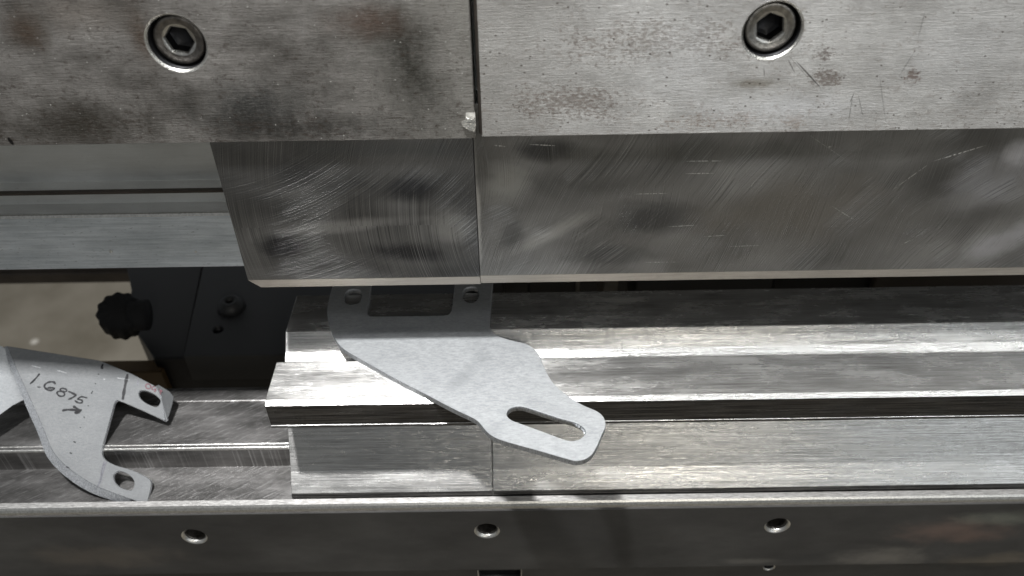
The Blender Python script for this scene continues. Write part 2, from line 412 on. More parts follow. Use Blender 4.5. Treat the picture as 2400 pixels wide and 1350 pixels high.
def mat_bed(name):
    s = NB(name)
    bl = s.noise(s.stretch(0.018, 0.05, 0.035), 1.0, 5, 0.6)
    bl2 = s.noise(s.stretch(0.04, 0.05, 0.09, (7, 0, 0)), 1.0, 4, 0.6)
    gr = s.noise(s.stretch(1.4, 1.4, 1.4), 1.0, 4, 0.7)
    col = s.mix(s.ramp(bl, 0.3, 0.7), (0.030, 0.029, 0.028), (0.070, 0.068, 0.065))
    wob = s.noise(s.stretch(0.06, 0.06, 0.1), 1.0, 4, 0.6)
    for (px, py, rx, ry, c, k) in ((2230, 1230, 38, 13, (0.26, 0.165, 0.13), 0.4), (2330, 1300, 34, 10, (0.22, 0.18, 0.13), 0.4), (2060, 1290, 30, 12, (0.26, 0.24, 0.21), 0.5), (2350, 1200, 30, 8, (0.22, 0.23, 0.19), 0.5),
                                   (1880, 1290, 16, 6, (0.035, 0.035, 0.035), 0.7), (1750, 1300, 20, 4, (0.2, 0.19, 0.17), 0.4), (250, 1290, 50, 14, (0.13, 0.11, 0.09), 0.5), (1300, 1240, 40, 20, (0.05, 0.05, 0.05), 0.5)):
        u, v = px_y(px, py, 222.5)
        col = s.mix(s.M('MULTIPLY', s.ellipse(s.x, s.z, u, v, rx, ry, 0, 0.9, wob), k), col, c)
    col = s.mix(s.ramp(bl2, 0.45, 0.7, 0, 0.35), col, (0.04, 0.038, 0.036))
    d = s.noise(s.stretch(1.1, 1.0, 1.1, (5, 5, 5)), 1.0, 5, 0.8)
    col = s.mix(s.ramp(d, 0.69, 0.74, 0, 0.6), col, (0.4, 0.4, 0.38))
    return s.done(col, s.M('ADD', s.M('MULTIPLY', bl2, 0.25), 0.44), 0.3, s.bump(s.M('ADD', gr, s.M('ADD', bl2, d)), 1.0, 0.10))


def mat_plain(name, col, rough=0.5, metallic=0.0, var=0.25, scale=0.15, bump=0.05):
    s = NB(name)
    n = s.noise(s.stretch(scale, scale, scale), 1.0, 4, 0.6)
    g = s.noise(s.stretch(1.5, 1.5, 1.5), 1.0, 3, 0.7)
    c = s.mix(s.ramp(n, 0.3, 0.7), tuple(x * (1 - var) for x in col), tuple(x * (1 + var) for x in col))
    return s.done(c, s.M('ADD', s.M('MULTIPLY', n, 0.1), rough - 0.05), metallic, s.bump(g, 1.0, bump))


def mat_floor(name):
    s = NB(name)
    n = s.noise(s.stretch(0.006, 0.006, 0.006), 1.0, 5, 0.6)
    v = s.vor(s.stretch(0.016, 0.016, 0.0, (3, 1, 0)), 1.0)
    c = s.mix(s.ramp(n, 0.3, 0.7), (0.15, 0.13, 0.095), (0.28, 0.25, 0.20))
    c = s.mix(s.ramp(v[0], 0.17, 0.05, 0, 0.8, True), c, (0.80, 0.76, 0.68))  # pale spots painted in as spots of light on the floor
    return s.done(c, 0.6, 0.0)


M_clampL = mat_clamp('aged_clamp_steel', -1)
M_clampR = mat_clamp('bare_clamp_steel', 1)
M_edge = mat_brushed('bare_edge_steel', (0.42, 0.41, 0.38), (0.8, 0.79, 0.75), 0.3, 0.95, 0.0, 0.4)
M_gapedge = mat_brushed('stained_edge_steel', (0.07, 0.06, 0.05), (0.16, 0.14, 0.12), 0.5, 0.7, 0.0, 0.4)
M_punchL = mat_punch('ground_punch_steel_smudged', -1)
M_punchR = mat_punch('ground_punch_steel', 1)
M_tip = mat_brushed('punch_tip_steel', (0.26, 0.235, 0.20), (0.50, 0.46, 0.41), 0.5, 0.7, 0.3, 0.6, 0.10)
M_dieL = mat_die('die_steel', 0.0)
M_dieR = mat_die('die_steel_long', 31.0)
M_holder = mat_holder('milled_rail_steel')
M_lip = mat_lip('rail_lip_steel')
M_bed = mat_bed('oiled_bed_steel')
M_alu = mat_aluminium('bracket_aluminium', 0.39, 0.42, 0.45, 0.35, 0.3, 0.22, [(on_h(x, y, 247.3).x * 1000, on_h(x, y, 247.3).y * 1000, a, b, t, k) for x, y, a, b, t, k in ((1075, 895, 15, 5, 0.9, 0.32), (1130, 840, 8, 9, 0.3, 0.35), (940, 770, 30, 3, 0, 0.3), (1150, 1010, 9, 6, 0.3, 0.3), (1260, 940, 20, 5, -0.5, 0.18))])
M_alu2 = mat_aluminium('scuffed_aluminium', 0.15, 0.58, 0.35, 0.5, 0.0, 0.55)
M_alu3 = mat_aluminium('scuffed_aluminium_inside', 0.34, 0.58, 0.35, 0.5, 0.0, 0.4)
M_cut = mat_cut('cut_edge_aluminium', 0.42)
M_cut2 = mat_cut('sheared_edge_aluminium', 0.75)
M_cut3 = mat_cut('bluish_sheared_edge', 0.42)
M_bolt2 = mat_plain('rubbed_bolt_steel', (0.36, 0.345, 0.32), 0.32, 0.9, 0.35, 0.6, 0.2)
M_bolt = mat_plain('bolt_steel', (0.20, 0.186, 0.172), 0.38, 0.9, 0.55, 0.45, 0.25)
M_rim = mat_plain('bolt_bright_steel', (0.62, 0.61, 0.58), 0.3, 0.95, 0.2, 1.0, 0.1)
M_black = mat_plain('plain_black', (0.02, 0.02, 0.022), 0.45, 0.5, 0.3)  # also stands for the deep shadow on the gauge front
M_gauge = mat_plain('gauge_dark_paint', (0.030, 0.031, 0.033), 0.55, 0.0, 0.12, 0.03)
M_gauge2 = mat_plain('gauge_side_paint', (0.019, 0.019, 0.020), 0.55, 0.0, 0.15, 0.03)
M_knob = mat_plain('black_rubber', (0.006, 0.006, 0.007), 0.85, 0.0)
M_rail1 = mat_brushed('rear_beam_steel', (0.50, 0.51, 0.50), (0.66, 0.67, 0.66), 0.46, 0.75, 0.3, 0.25, 0.06, 0.0, 12)
M_rail2 = mat_brushed('rear_beam_scuffed_steel', (0.40, 0.455, 0.50), (0.90, 0.95, 1.0), 0.42, 0.8, 0.4, 0.5, 0.14, 1.0, 22, 0.9)
M_ink = mat_plain('marker_ink', (0.012, 0.012, 0.014), 0.35, 0.0, 0.2)
M_ink2 = mat_plain('faded_marker_ink', (0.10, 0.035, 0.045), 0.4, 0.0, 0.5, 1.0)
M_inkg = mat_plain('rubbed_marker_ink', (0.09, 0.09, 0.10), 0.4, 0.3, 0.4, 1.0)
for m_ in (M_ink, M_ink2, M_inkg): m_.node_tree.nodes['Principled BSDF'].inputs['Specular IOR Level'].default_value = 0.1
M_floor = mat_floor('beige_shop_floor')
M_brown = mat_plain('brown_rear_rail', (0.05, 0.04, 0.032), 0.6, 0.2, 0.4, 0.03)
M_tan = mat_plain('tan_strip', (0.12, 0.075, 0.03), 0.6, 0.0, 0.3, 0.03)
M_pale = mat_plain('pale_gauge_metal', (0.20, 0.185, 0.165), 0.5, 0.2)


# ------------------------------------------------------------------ object helpers
def link(name, me, mats, parent=None, origin=None):
    o = bpy.data.objects.new(name, me); COL.objects.link(o)
    for m in (mats if isinstance(mats, (list, tuple)) else [mats]): me.materials.append(m)
    if origin is not None:
        me.transform(Matrix.Translation(-Vector(origin)))
        o.location = origin
    if parent is not None:
        o.parent = parent
        o.location = Vector(o.location) - parent.location
    return o


def tag(o, label, cat, group=None, kind=None):
    o['label'] = label; o['category'] = cat
    if group: o['group'] = group
    if kind: o['kind'] = kind
    return o


def empty(name, loc):
    o = bpy.data.objects.new(name, None); COL.objects.link(o); o.location = loc
    o.empty_display_size = 0.01
    return o


def offset_loop(pts, d):
    """offset a closed 2-D loop to its inside (ccw loops) by d"""
    out = []; n = len(pts)
    for i in range(n):
        a, b, c = Vector(pts[i - 1]), Vector(pts[i]), Vector(pts[(i + 1) % n])
        e1 = (b - a).normalized(); e2 = (c - b).normalized()
        n1 = Vector((-e1.y, e1.x)); n2 = Vector((-e2.y, e2.x))
        m = (n1 + n2)
        if m.length < 1e-6: m = n1
        m.normalize(); k = max(0.35, m.dot(n1))
        out.append(tuple(b + m * (d / k)))
    return out


def ccw(pts):
    a = sum(pts[i - 1][0] * pts[i][1] - pts[i][0] * pts[i - 1][1] for i in range(len(pts)))
    return list(pts) if a > 0 else list(reversed(pts))


def fill_loops(bm, loops, mat=0, flip=False):
    edges = []
    for L in loops:
        for i in range(len(L)):
            e = bm.edges.get((L[i - 1], L[i])) or bm.edges.new((L[i - 1], L[i]))
            edges.append(e)
    r = bmesh.ops.triangle_fill(bm, edges=edges, use_beauty=True, use_dissolve=False)
    return [g for g in r['geom'] if isinstance(g, bmesh.types.BMFace)]


def plate(outer, holes, to3d, t, chamfer=0.0, hole_chamfer=None, side_mat=0, ch_mat=0, back=True, hole_mat=None, hole_depth=None):
    """solid plate: outer and hole loops (2-D, metres) ; to3d(u,v,depth); front at depth 0, body going to depth t"""
    bm = bmesh.new()
    hc = chamfer if hole_chamfer is None else hole_chamfer
    outer = ccw(outer); holes = [ccw(h) for h in holes]
    hm = side_mat if hole_mat is None else hole_mat
    rings = []
    def vl(pts, d): return [bm.verts.new(to3d(u, v, d)) for u, v in pts]
    def wall(A, B, m, sm=False):
        for i in range(len(A)):
            try:
                f = bm.faces.new((A[i - 1], A[i], B[i], B[i - 1])); f.material_index = m; f.smooth = sm
            except ValueError: pass
    fronts, backs = [], []
    fo = vl(offset_loop(outer, chamfer), 0) if chamfer else vl(outer, 0)
    fronts.append(fo)
    last = fo
    if chamfer:
        l2 = vl(outer, chamfer); wall(fo, l2, 0); last = l2
    lb = vl(outer, t); wall(last, lb, side_mat); backs.append(lb)
    for h in holes:
        fh = vl(offset_loop(h, -hc), 0) if hc else vl(h, 0)
        fronts.append(fh); last = fh
        if hc:
            l2 = vl(h, hc); wall(fh, l2, ch_mat, True); last = l2
        hb = vl(h, hole_depth or t); wall(last, hb, hm, True)
        if not hole_depth: backs.append(hb)
        else: bm.faces.new(hb).material_index = hm
    for f in fill_loops(bm, fronts): f.material_index = 0
    if back:
        for f in fill_loops(bm, backs): f.material_index = 0
    bmesh.ops.recalc_face_normals(bm, faces=bm.faces)
    me = bpy.data.meshes.new('m'); bm.to_mesh(me); bm.free()
    return me


def yz_face(u, v, d): return None


def rounded_profile(pts, r=0.0004, only=None):
    """cut each corner of a closed profile by r"""
    out = []; n = len(pts)
    for i in range(n):
        a, b, c = Vector(pts[i - 1]), Vector(pts[i]), Vector(pts[(i + 1) % n])
        rr = r if only is None else only.get(i, r)
        if rr <= 0: out.append(tuple(b)); continue
        r1 = min(rr, (a - b).length * 0.45); r2 = min(rr, (c - b).length * 0.45)
        out.append(tuple(b + (a - b).normalized() * r1)); out.append(tuple(b + (c - b).normalized() * r2))
    return out


def prism_x(profile, x0, x1, end_chamfer=0.0, mat_of=None, segs=1, jit=None):
    """extrude a (y,z) profile along X"""
    bm = bmesh.new(); pr = ccw(profile); n = len(pr)
    inner = offset_loop(pr, end_chamfer) if end_chamfer else pr
    xs = []
    if end_chamfer: xs = [(x0, inner), (x0 + end_chamfer, pr)]
    else: xs = [(x0, pr)]
    for k in range(1, segs): xs.append((x0 + (x1 - x0) * k / segs, pr))
    xs += [(x1 - end_chamfer, pr), (x1, inner)] if end_chamfer else [(x1, pr)]
    rings = []
    for k, (x, q) in enumerate(xs):
        rg = []
        for p in q:
            dy = dz = 0.0
            if jit and 1 < k < len(xs) - 2:
                a = jit(p)
                if a:
                    g = random.random()
                    e = a * (0.12 * random.uniform(-1, 1) + (random.uniform(0.4, 1.0) if g > 0.90 else 0))
                    dy, dz = (e, 0.0) if abs(p[1] - YZ(0, 250.0)[1]) < 0.0006 else (0.0, -e)
            rg.append(bm.verts.new((x + (random.uniform(-0.3, 0.3) * (x1 - x0) / segs if jit and 1 < k < len(xs) - 2 else 0) * 0, p[0] + dy, p[1] + dz)))
        rings.append(rg)
    for A, B in zip(rings, rings[1:]):
        for i in range(n):
            f = bm.faces.new((A[i - 1], A[i], B[i], B[i - 1]))
            if mat_of: f.material_index = mat_of(pr[i - 1], pr[i])
    for ring in (rings[0], rings[-1]):
        fill_loops(bm, [ring])
    bmesh.ops.recalc_face_normals(bm, faces=bm.faces)
    me = bpy.data.meshes.new('m'); bm.to_mesh(me); bm.free()
    return me


def box_me(x0, x1, y0, y1, z0, z1, bev=0.0):
    bm = bmesh.new()
    bmesh.ops.create_cube(bm, size=1)
    bmesh.ops.scale(bm, vec=(x1 - x0, y1 - y0, z1 - z0), verts=bm.verts)
    bmesh.ops.translate(bm, vec=((x0 + x1) / 2, (y0 + y1) / 2, (z0 + z1) / 2), verts=bm.verts)
    if bev: bmesh.ops.bevel(bm, geom=bm.edges, offset=bev, segments=2, affect='EDGES')
    me = bpy.data.meshes.new('m'); bm.to_mesh(me); bm.free(); return me


def lathe(prof, origin, axis, segs=64, smooth=True, flute=None):
    """revolve (r, t) about an axis direction"""
    bm = bmesh.new(); ax = Vector(axis).normalized()
    u = ax.orthogonal().normalized(); v = ax.cross(u)
    rings = []
    for r, t in prof:
        ring = []
        for k in range(segs):
            a = 2 * math.pi * k / segs
            rr = r * (flute(a) if flute else 1)
            ring.append(bm.verts.new(Vector(origin) + ax * t + (u * math.cos(a) + v * math.sin(a)) * rr))
        rings.append(ring)
    for A, B in zip(rings, rings[1:]):
        for i in range(segs):
            f = bm.faces.new((A[i - 1], A[i], B[i], B[i - 1])); f.smooth = smooth
    bm.faces.new(rings[0]); bm.faces.new(rings[-1])
    bmesh.ops.recalc_face_normals(bm, faces=bm.faces)
    me = bpy.data.meshes.new('m'); bm.to_mesh(me); bm.free(); return me


def circle2(cx, cy, r, n=64, ph=0.0):
    return [(cx + r * math.cos(ph + 2 * math.pi * k / n), cy + r * math.sin(ph + 2 * math.pi * k / n)) for k in range(n)]


# ------------------------------------------------------------------ floor (setting)
fl = box_me(-3, 3, -3, 3.5, -0.72, -0.70)
o = link('floor', fl, M_floor); o['kind'] = 'structure'; o['label'] = 'beige shop floor seen out of focus behind the machine'; 

# ------------------------------------------------------------------ upper clamp blocks with their bolts
YC = -0.2525 + 0.2525
zc_l = (on_y(0, 342, 252.5).z + on_y(1118, 325, 252.5).z) / 2
zc_r = (on_y(1130, 324, 252.5).z + on_y(2400, 298, 252.5).z) / 2
zb = (zc_l + zc_r) / 2
xs_l = on_y(1109.5, 200, 252.5).x
xs_r = on_y(1124, 200, 252.5).x


def clamp(x0, x1, zbot, bolt_px, mat, label, blabel, bolt_turn, bmat=None):
    root = empty('clamp_block', ((x0 + x1) / 2, YC, zbot))
    tag(root, label, 'clamp block', 'clamp blocks bolted along the top')
    c = on_y(*bolt_px, 252.5)
    outer = [(x0, zbot), (x1, zbot), (x1, zbot + 0.24), (x0, zbot + 0.24)]
    me = plate(outer, [circle2(c.x, c.z, 0.0092, 96)], lambda u, v, d: (u, YC + d, v), 0.012, 0.0003, 0.0008, 1, 2, hole_mat=3, hole_depth=0.0112)
    o = link('plate', me, [mat, M_gapedge, M_edge, M_black], root)
    # socket screw: head with rounded rim, hexagon socket
    b = Vector((c.x, YC + 0.0026, c.z))
    hexr = 0.0046
    bm = bmesh.new(); N = 96
    def ring(r, y, hexa=False):
        out = []
        for k in range(N):
            a = 2 * math.pi * k / N
            rr = r
            if hexa:
                q = (a + bolt_turn) % (math.pi / 3) - math.pi / 6
                rr = r * math.cos(math.pi / 6) / math.cos(q)
            out.append(bm.verts.new((b.x + rr * math.cos(a), b.y + y, b.z + rr * math.sin(a))))
        return out
    RH = 0.0083
    rings = [ring(RH, 0.0085), ring(RH, 0.0007), ring(RH - 0.0002, 0.00025), ring(RH - 0.0006, 0.0), ring(RH - 0.0016, 0.00005), ring(RH - 0.0018, 0.0003), ring(0.0058, 0.0003),
             ring(0.0054, 0.00045), ring(hexr * 1.10, 0.0005, True), ring(hexr, 0.0012, True), ring(hexr, 0.0052, True), ring(0.0030, 0.0060), ring(0.0004, 0.0066)]
    mi = [0, 0, 0, 0, 0, 0, 0, 1, 1, 2, 2, 2]
    for j, (A, B) in enumerate(zip(rings, rings[1:])):
        for i in range(N):
            f = bm.faces.new((A[i - 1], A[i], B[i], B[i - 1])); f.material_index = mi[j]; f.smooth = j not in (8, 9, 10)
    bm.faces.new(rings[-1]).material_index = 2
    bmesh.ops.recalc_face_normals(bm, faces=bm.faces)
    head = bmesh.new()
    me = bpy.data.meshes.new('m'); bm.to_mesh(me); bm.free(); head.free()
    o = link('socket_screw', me, [bmat or M_bolt, M_rim, M_black], root, origin=b)
    o['label'] = blabel
    return root


cl = clamp(-0.30, xs_l, zc_l, (413, 103), M_clampL, 'left clamp block, dark and stained, with a chipped lower right corner', 'dull socket head screw in a bright countersink', 0.17)
cr = clamp(xs_r, 0.30, zc_r, (1811, 73), M_clampR, 'right clamp block of pale steel with rust spots and scratches', 'worn socket head screw with a scuffed hexagon', 0.35, M_bolt2)


def chip(pts, name='dent'):
    """bright dented facets on the corner of the left block: wedge with its lower edge raised"""
    P = [on_y(x, y, 252.45) for x, y in pts]
    zt = max(p.z for p in P); zl = min(p.z for p in P)
    bm = bmesh.new()
    fr = []; bk = []
    for p in P:
        k = (zt - p.z) / (zt - zl)
        fr.append(bm.verts.new((p.x, YC - 0.00006 - 0.0013 * k, p.z))); bk.append(bm.verts.new((p.x, YC + 0.0003, p.z)))
    bm.faces.new(fr)
    for i in range(len(fr)): bm.faces.new((fr[i - 1], fr[i], bk[i], bk[i - 1]))
    bmesh.ops.triangulate(bm, faces=[bm.faces[0]] if False else [f for f in bm.faces if len(f.verts) > 4])
    bmesh.ops.recalc_face_normals(bm, faces=bm.faces)
    me = bpy.data.meshes.new('m'); bm.to_mesh(me); bm.free()
    return link(name, me, M_edge, cl)


chip([(1091, 270), (1092, 264), (1113, 263), (1114.5, 273), (1097, 277), (1092, 275)])
chip([(1081, 286), (1090, 281), (1114.5, 276), (1115.5, 292), (1113, 304), (1104, 303), (1094, 299), (1085, 294)])

# dark bevelled inner edge of the right block, along the joint
zt_ = zc_r + 0.24
bm = bmesh.new()
V = [bm.verts.new(p) for p in ((xs_r + 0.0002, YC - 0.00002, zc_r + 0.0008), (xs_r + 0.0002, YC - 0.00002, zt_), (xs_r - 0.0009, YC + 0.0016, zt_), (xs_r - 0.0009, YC + 0.0016, zc_r + 0.0008), (xs_r + 0.0002, YC + 0.006, zt_), (xs_r + 0.0002, YC + 0.006, zc_r + 0.0008))]
for q in ((0, 1, 2, 3), (3, 2, 4, 5), (0, 3, 5), (1, 4, 2), (0, 5, 4, 1)): bm.faces.new([V[i] for i in q])
bmesh.ops.recalc_face_normals(bm, faces=bm.faces)
me = bpy.data.meshes.new('m'); bm.to_mesh(me); bm.free()
link('bevelled_edge', me, [M_gapedge], cr)
# ------------------------------------------------------------------ punches
DP = 254.5


def punch(x0, x1, mat, label, left_taper=None, right_chamfer=False):
    zt = zb + 0.012
    zf = on_y((x0 > -0.05) and 1750 or 850, (x0 > -0.05) and 636.5 or 652.5, DP).z
    root = empty('punch', ((x0 + x1) / 2, -0.2525 + DP * MM, zf)); tag(root, label, 'punch', 'punch segments under the clamp blocks')
    y0 = -0.2525 + DP * MM
    t = 0.011
    if left_taper:
        outer = [(left_taper[1].x, zf), (x1, zf), (x1, zt), (left_taper[0].x, zt)]
    else:
        outer = [(x0, zf), (x1, zf), (x1, zt), (x0, zt)]
    me = plate(outer, [], lambda u, v, d: (u, y0 + d, v), t, 0.00012, None, 0, 0)
    link('punch_body', me, [mat], root)
    # nose: bevelled down to the tip
    b0, drop, back = zf - 0.0001, 0.0076, 0.0045
    xl = left_taper[1].x if left_taper else x0
    xe = left_taper[2].x if left_taper else x0
    bm = bmesh.new()
    A = [bm.verts.new(p) for p in ((xl, y0 + 0.0001, b0), (x1, y0 + 0.0001, b0), (x1, y0 + back, b0 - drop), (xe, y0 + back, b0 - drop))]
    B = [bm.verts.new(p) for p in ((xl, y0 + t, b0), (x1, y0 + t, b0), (x1, y0 + back + 0.0022, b0 - drop), (xe, y0 + back + 0.0022, b0 - drop))]
    bm.faces.new(A); bm.faces.new(B)
    for i in range(4): bm.faces.new((A[i - 1], A[i], B[i], B[i - 1]))
    bmesh.ops.recalc_face_normals(bm, faces=bm.faces)
    bmesh.ops.bevel(bm, geom=[e for e in bm.edges if abs(e.verts[0].co.z - e.verts[1].co.z) < 1e-6], offset=0.0002, segments=1, affect='EDGES')
    me = bpy.data.meshes.new('m'); bm.to_mesh(me); bm.free()
    link('punch_nose', me, [M_tip], root)
    return root


xm = on_y(1117, 490, DP).x
punch(-0.1, xm - 0.00012, M_punchL, 'short left punch segment with a slanted end and dark smudges',
      (on_y(487.5, 320, DP), on_y(578, 646, DP), on_y(612, 668, DP + 5)))
punch(xm + 0.00012, 0.30, M_punchR, 'long right punch segment with swirl marks and fine scratches')

# ------------------------------------------------------------------ rear beam seen left of the punch
prof = [YZ(282, 197.6), YZ(282, 225.5), YZ(310, 225.5), YZ(330, 160), YZ(299, 160), YZ(299, 190.5), YZ(296.5, 193.2), YZ(293, 195.5)]
prof = [(p[0], p[1]) for p in prof]
z1 = on_y(300, 628, 282).z; z2 = on_y(300, 505, 282).z
y282 = -0.2525 + 0.282
dz_sh = 0.0018
p3 = on_plane(300, 475, (0, 0, z2 + dz_sh), (0, 0, 1)); p4y = p3.y
p5 = on_y(300, 449, (p4y + 0.2525) * 1000)
prof = [(y282, z2), (y282, z1), (y282 + 0.14, z1), (y282 + 0.14, 0.52), (p4y + 0.006, 0.52), (p4y + 0.006, p5.z + 0.0015), (p4y, p5.z - 0.0006), (p4y, z2 + dz_sh)]  # unseen depth, height and right half added to darken dies and gauge
sc = 1 / 1.0
me = prism_x(rounded_profile(prof, 0.00015), -0.34, 0.34, 0, lambda a, b: 1 if (abs(a[0] - y282) < 2e-4 and abs(b[0] - y282) < 2e-4) else (2 if max(a[1], b[1]) < z1 + 3e-4 else 0))
rb = empty('rear_beam', (-0.16, y282, z1)); tag(rb, 'grey rear beam with a stepped top seen left of the punch', 'beam')
link('beam_body', me, [M_rail1, M_rail2, M_bed], rb)  # dark underside so the rear die land reflects less
link('dark_seam', prism_x([(p4y - 0.0012, p5.z + 0.0006), (p4y + 0.001, p5.z + 0.0006), (p4y + 0.001, p5.z - 0.0006), (p4y - 0.0012, p5.z - 0.0004)], -0.34, 0.018), [M_brown], rb)
me = prism_x([(y282 + 0.0002, z2 + 0.0005), (y282 - 0.0004, z2 - 0.0006), (y282 + 0.001, z2 - 0.0006), (y282 + 0.001, z2 + 0.0006)], -0.34, 0.019)
link('bright_edge', me, [M_rim], rb)
# two shiny chips stuck on the beam face
for (x, y, s_) in ((260, 589, 0.0006), (459, 590, 0.00045)):
    p = on_y(x, y, 281.7)
    link('metal_chip', lathe([(0.0001, -s_), (s_, -s_ * .4), (s_ * 1.3, 0), (s_ * 0.8, s_ * .5), (0.0001, s_ * .7)], p, (0.5, -1, 0.4), 10), M_rim, rb)

# ------------------------------------------------------------------ die segments
Hd = 250.0
XL = on_h(650.5, 841.5, Hd).x
XS = on_y(1153, 1050, 236).x


def hy(px, py, h): return (on_h(px, py, h).y + 0.2525) * 1000


def die(x0, x1, mat, label, dh=0.0, dy=0.0):
    """die profile: front land, V groove, rear land; neck and flared foot. d = mm ahead of the camera, h = mm below it"""
    yb = hy(1500, 824.5, Hd) if False else 250.0
    P = [(228.0, Hd), (225.9, Hd + 1.25), (225.9, 263.3), (225.65, 263.5), (225.65, 264.6), (227.0, 265.6), (242.0, 265.6), (242.0, 283.6)]
    # flank E / F going forward and down to the foot
    P += [(231.6, 301.8), (227.0, 307.5), (225.2, 310.2), (224.5, 312.3), (224.5, 314.0), (225.2, 315.2), (244.6, 315.2), (244.6, 301.0), (274, 301.0), (274, 262), (294.8, 262), (294.8, Hd), (269.0, Hd)]
    # V groove, rounded at the bottom
    P += [(262.6, 256.4), (259.8, 258.2), (259.0, 258.5), (258.2, 258.2), (250.0, Hd)]
    pr = [YZ(a + dy, b + dh) for a, b in P]
    only = {k: 0 for k in (0, 1, 2, 3, 4, 5, 8, 9, 10, 11, 12, 13, 21, 22, 23, 24)}
    pr = rounded_profile(pr, 0.00025, only)
    ya, za = YZ(225.9, 251.25); yb_, zb_ = YZ(228.0, Hd); yc, zc_ = YZ(250.0, Hd); yd, zd = YZ(269.0, Hd)
    me = prism_x(pr, x0, x1, 0.0002, None, int((x1 - x0) / 0.0011), lambda p: 0.00009 if ((abs(p[0] - ya) < 0.0004 and abs(p[1] - za) < 0.0005) or (abs(p[0] - yb_) < 0.0004 and abs(p[1] - zb_) < 0.0004)) else (0.00006 if (abs(p[0] - yc) < 0.0005 or abs(p[0] - yd) < 0.0005) and abs(p[1] - zc_) < 0.0005 else 0))
    o = link('v_die', me, [mat], origin=((x0 + x1) / 2, YZ(245, 319)[0], YZ(245, 319)[1]))
    tag(o, label, 'press die', 'V-groove dies on the rail')
    return o


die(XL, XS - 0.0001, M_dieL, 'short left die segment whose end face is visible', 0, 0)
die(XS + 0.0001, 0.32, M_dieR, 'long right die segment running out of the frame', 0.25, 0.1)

# ------------------------------------------------------------------ die rail (holder)
rail = empty('die_rail', (0, YZ(250, 325)[0], YZ(250, 325)[1])); tag(rail, 'stepped milled rail that carries the dies', 'die rail')
prof = [YZ(232.0, 330), YZ(232.0, 316.55), YZ(222.0, 316.55), YZ(222.0, 316.4), YZ(245.8, 316.4), YZ(245.8, 303.0), YZ(246.8, 302.0), YZ(274.4, 302.0), YZ(274.4, 301.4), YZ(275.0, 301.1), YZ(281.5, 301.1), YZ(281.5, 302.6), YZ(285, 302.6), YZ(285, 330)]
link('rail_body', prism_x(prof, -0.34, 0.34), [M_holder], rail)
# bright corner of the step: pale facet angled to catch the light
link('step_edge', prism_x([YZ(245.7, 303.8), YZ(245.7, 302.9), YZ(246.1, 302.5), YZ(248.0, 301.9), YZ(248.0, 303.1)], -0.34, XL + 0.004), [M_rim], rail)
link('rail_back_edge', prism_x([YZ(274.35, 302.1), YZ(274.35, 301.3), YZ(274.9, 301.02), YZ(275.6, 301.02), YZ(275.6, 302.1)], -0.34, XL + 0.01), [M_holder], rail)
lip = prism_x([YZ(219.5, 316.5), YZ(219.5, 315.6), YZ(219.7, 314.6), YZ(220.2, 313.4), YZ(220.9, 312.6), YZ(223.7, 312.5), YZ(224.0, 312.8), YZ(224.0, 316.5)], -0.34, 0.34, 0,
              lambda a, b: 1 if max(a[0], b[0]) < YZ(220.95, 0)[0] and min(a[1], b[1]) > YZ(0, 315.7)[1] else 0)
link('rail_lip', lip, [M_lip, M_rim], rail)

# ------------------------------------------------------------------ bed plate with tapped holes, lower plate with slot
DB = 218.9
yB = -0.2525 + DB * MM
ztop = YZ(0, 316.56)[1]
zlow = on_y(1500, 1330.5, DB).z
holes = []
for (x, y) in ((455.5, 1258), (1141.5, 1244.5), (1822, 1232)):
    c = on_y(x, y, DB); holes.append((c.x, c.z))
me = plate([(-0.34, zlow), (0.34, zlow), (0.34, ztop), (-0.34, ztop)], [circle2(a, b, 0.0047, 64) for a, b in holes], lambda u, v, d: (u, yB + d, v), 0.0125, 0.0003, 0.0013, 0, 1, hole_depth=0.0115, hole_mat=2)
bed = empty('bed_plate', (0, yB, zlow)); tag(bed, 'dark oily bed plate with three tapped holes', 'bed plate')
link('bed_face', me, [M_bed, M_rim, M_black], bed)
for a, b in holes:                      # thread turns inside each hole
    pr_ = []
    for k in range(8):
        t0 = 0.0018 + k * 0.0012
        pr_ += [(0.00468, t0), (0.00425, t0 + 0.0006)]
    pr_ += [(0.00468, 0.0112)]
    bm = bmesh.new(); N = 48; rings = []
    for r_, t_ in pr_:
        rings.append([bm.verts.new((a + r_ * math.cos(2 * math.pi * k / N), yB + t_, b + r_ * math.sin(2 * math.pi * k / N))) for k in range(N)])
    for A, B in zip(rings, rings[1:]):
        for i in range(N): bm.faces.new((A[i - 1], A[i], B[i], B[i - 1])).smooth = True
    me = bpy.data.meshes.new('m'); bm.to_mesh(me); bm.free()
    link('hole_thread', me, [M_bolt], bed, origin=(a, yB, b))
yL = yB + 0.0022
c = on_y(1802, 1331.5, DB + 2.2)
s0 = on_y(1122, 1338, DB + 2.2); s1 = on_y(1220, 1338, DB + 2.2)
slot = [(s0.x, s0.z - 0.02), (s1.x, s0.z - 0.02), (s1.x, s0.z), (s0.x, s0.z)]
me = plate([(-0.34, zlow - 0.08), (0.34, zlow - 0.08), (0.34, zlow + 0.006), (-0.34, zlow + 0.006)], [circle2(c.x, c.z + 0.0008, 0.0024, 40), slot], lambda u, v, d: (u, yL + d, v), 0.010, 0.0002, 0.0006, 0, 1, hole_depth=0.0095, hole_mat=2)
o = link('lower_plate', me, [M_bed, M_rim, M_black], origin=(0, yL, zlow - 0.08))
tag(o, 'lower machine plate with a square slot under the bed plate', 'machine plate')


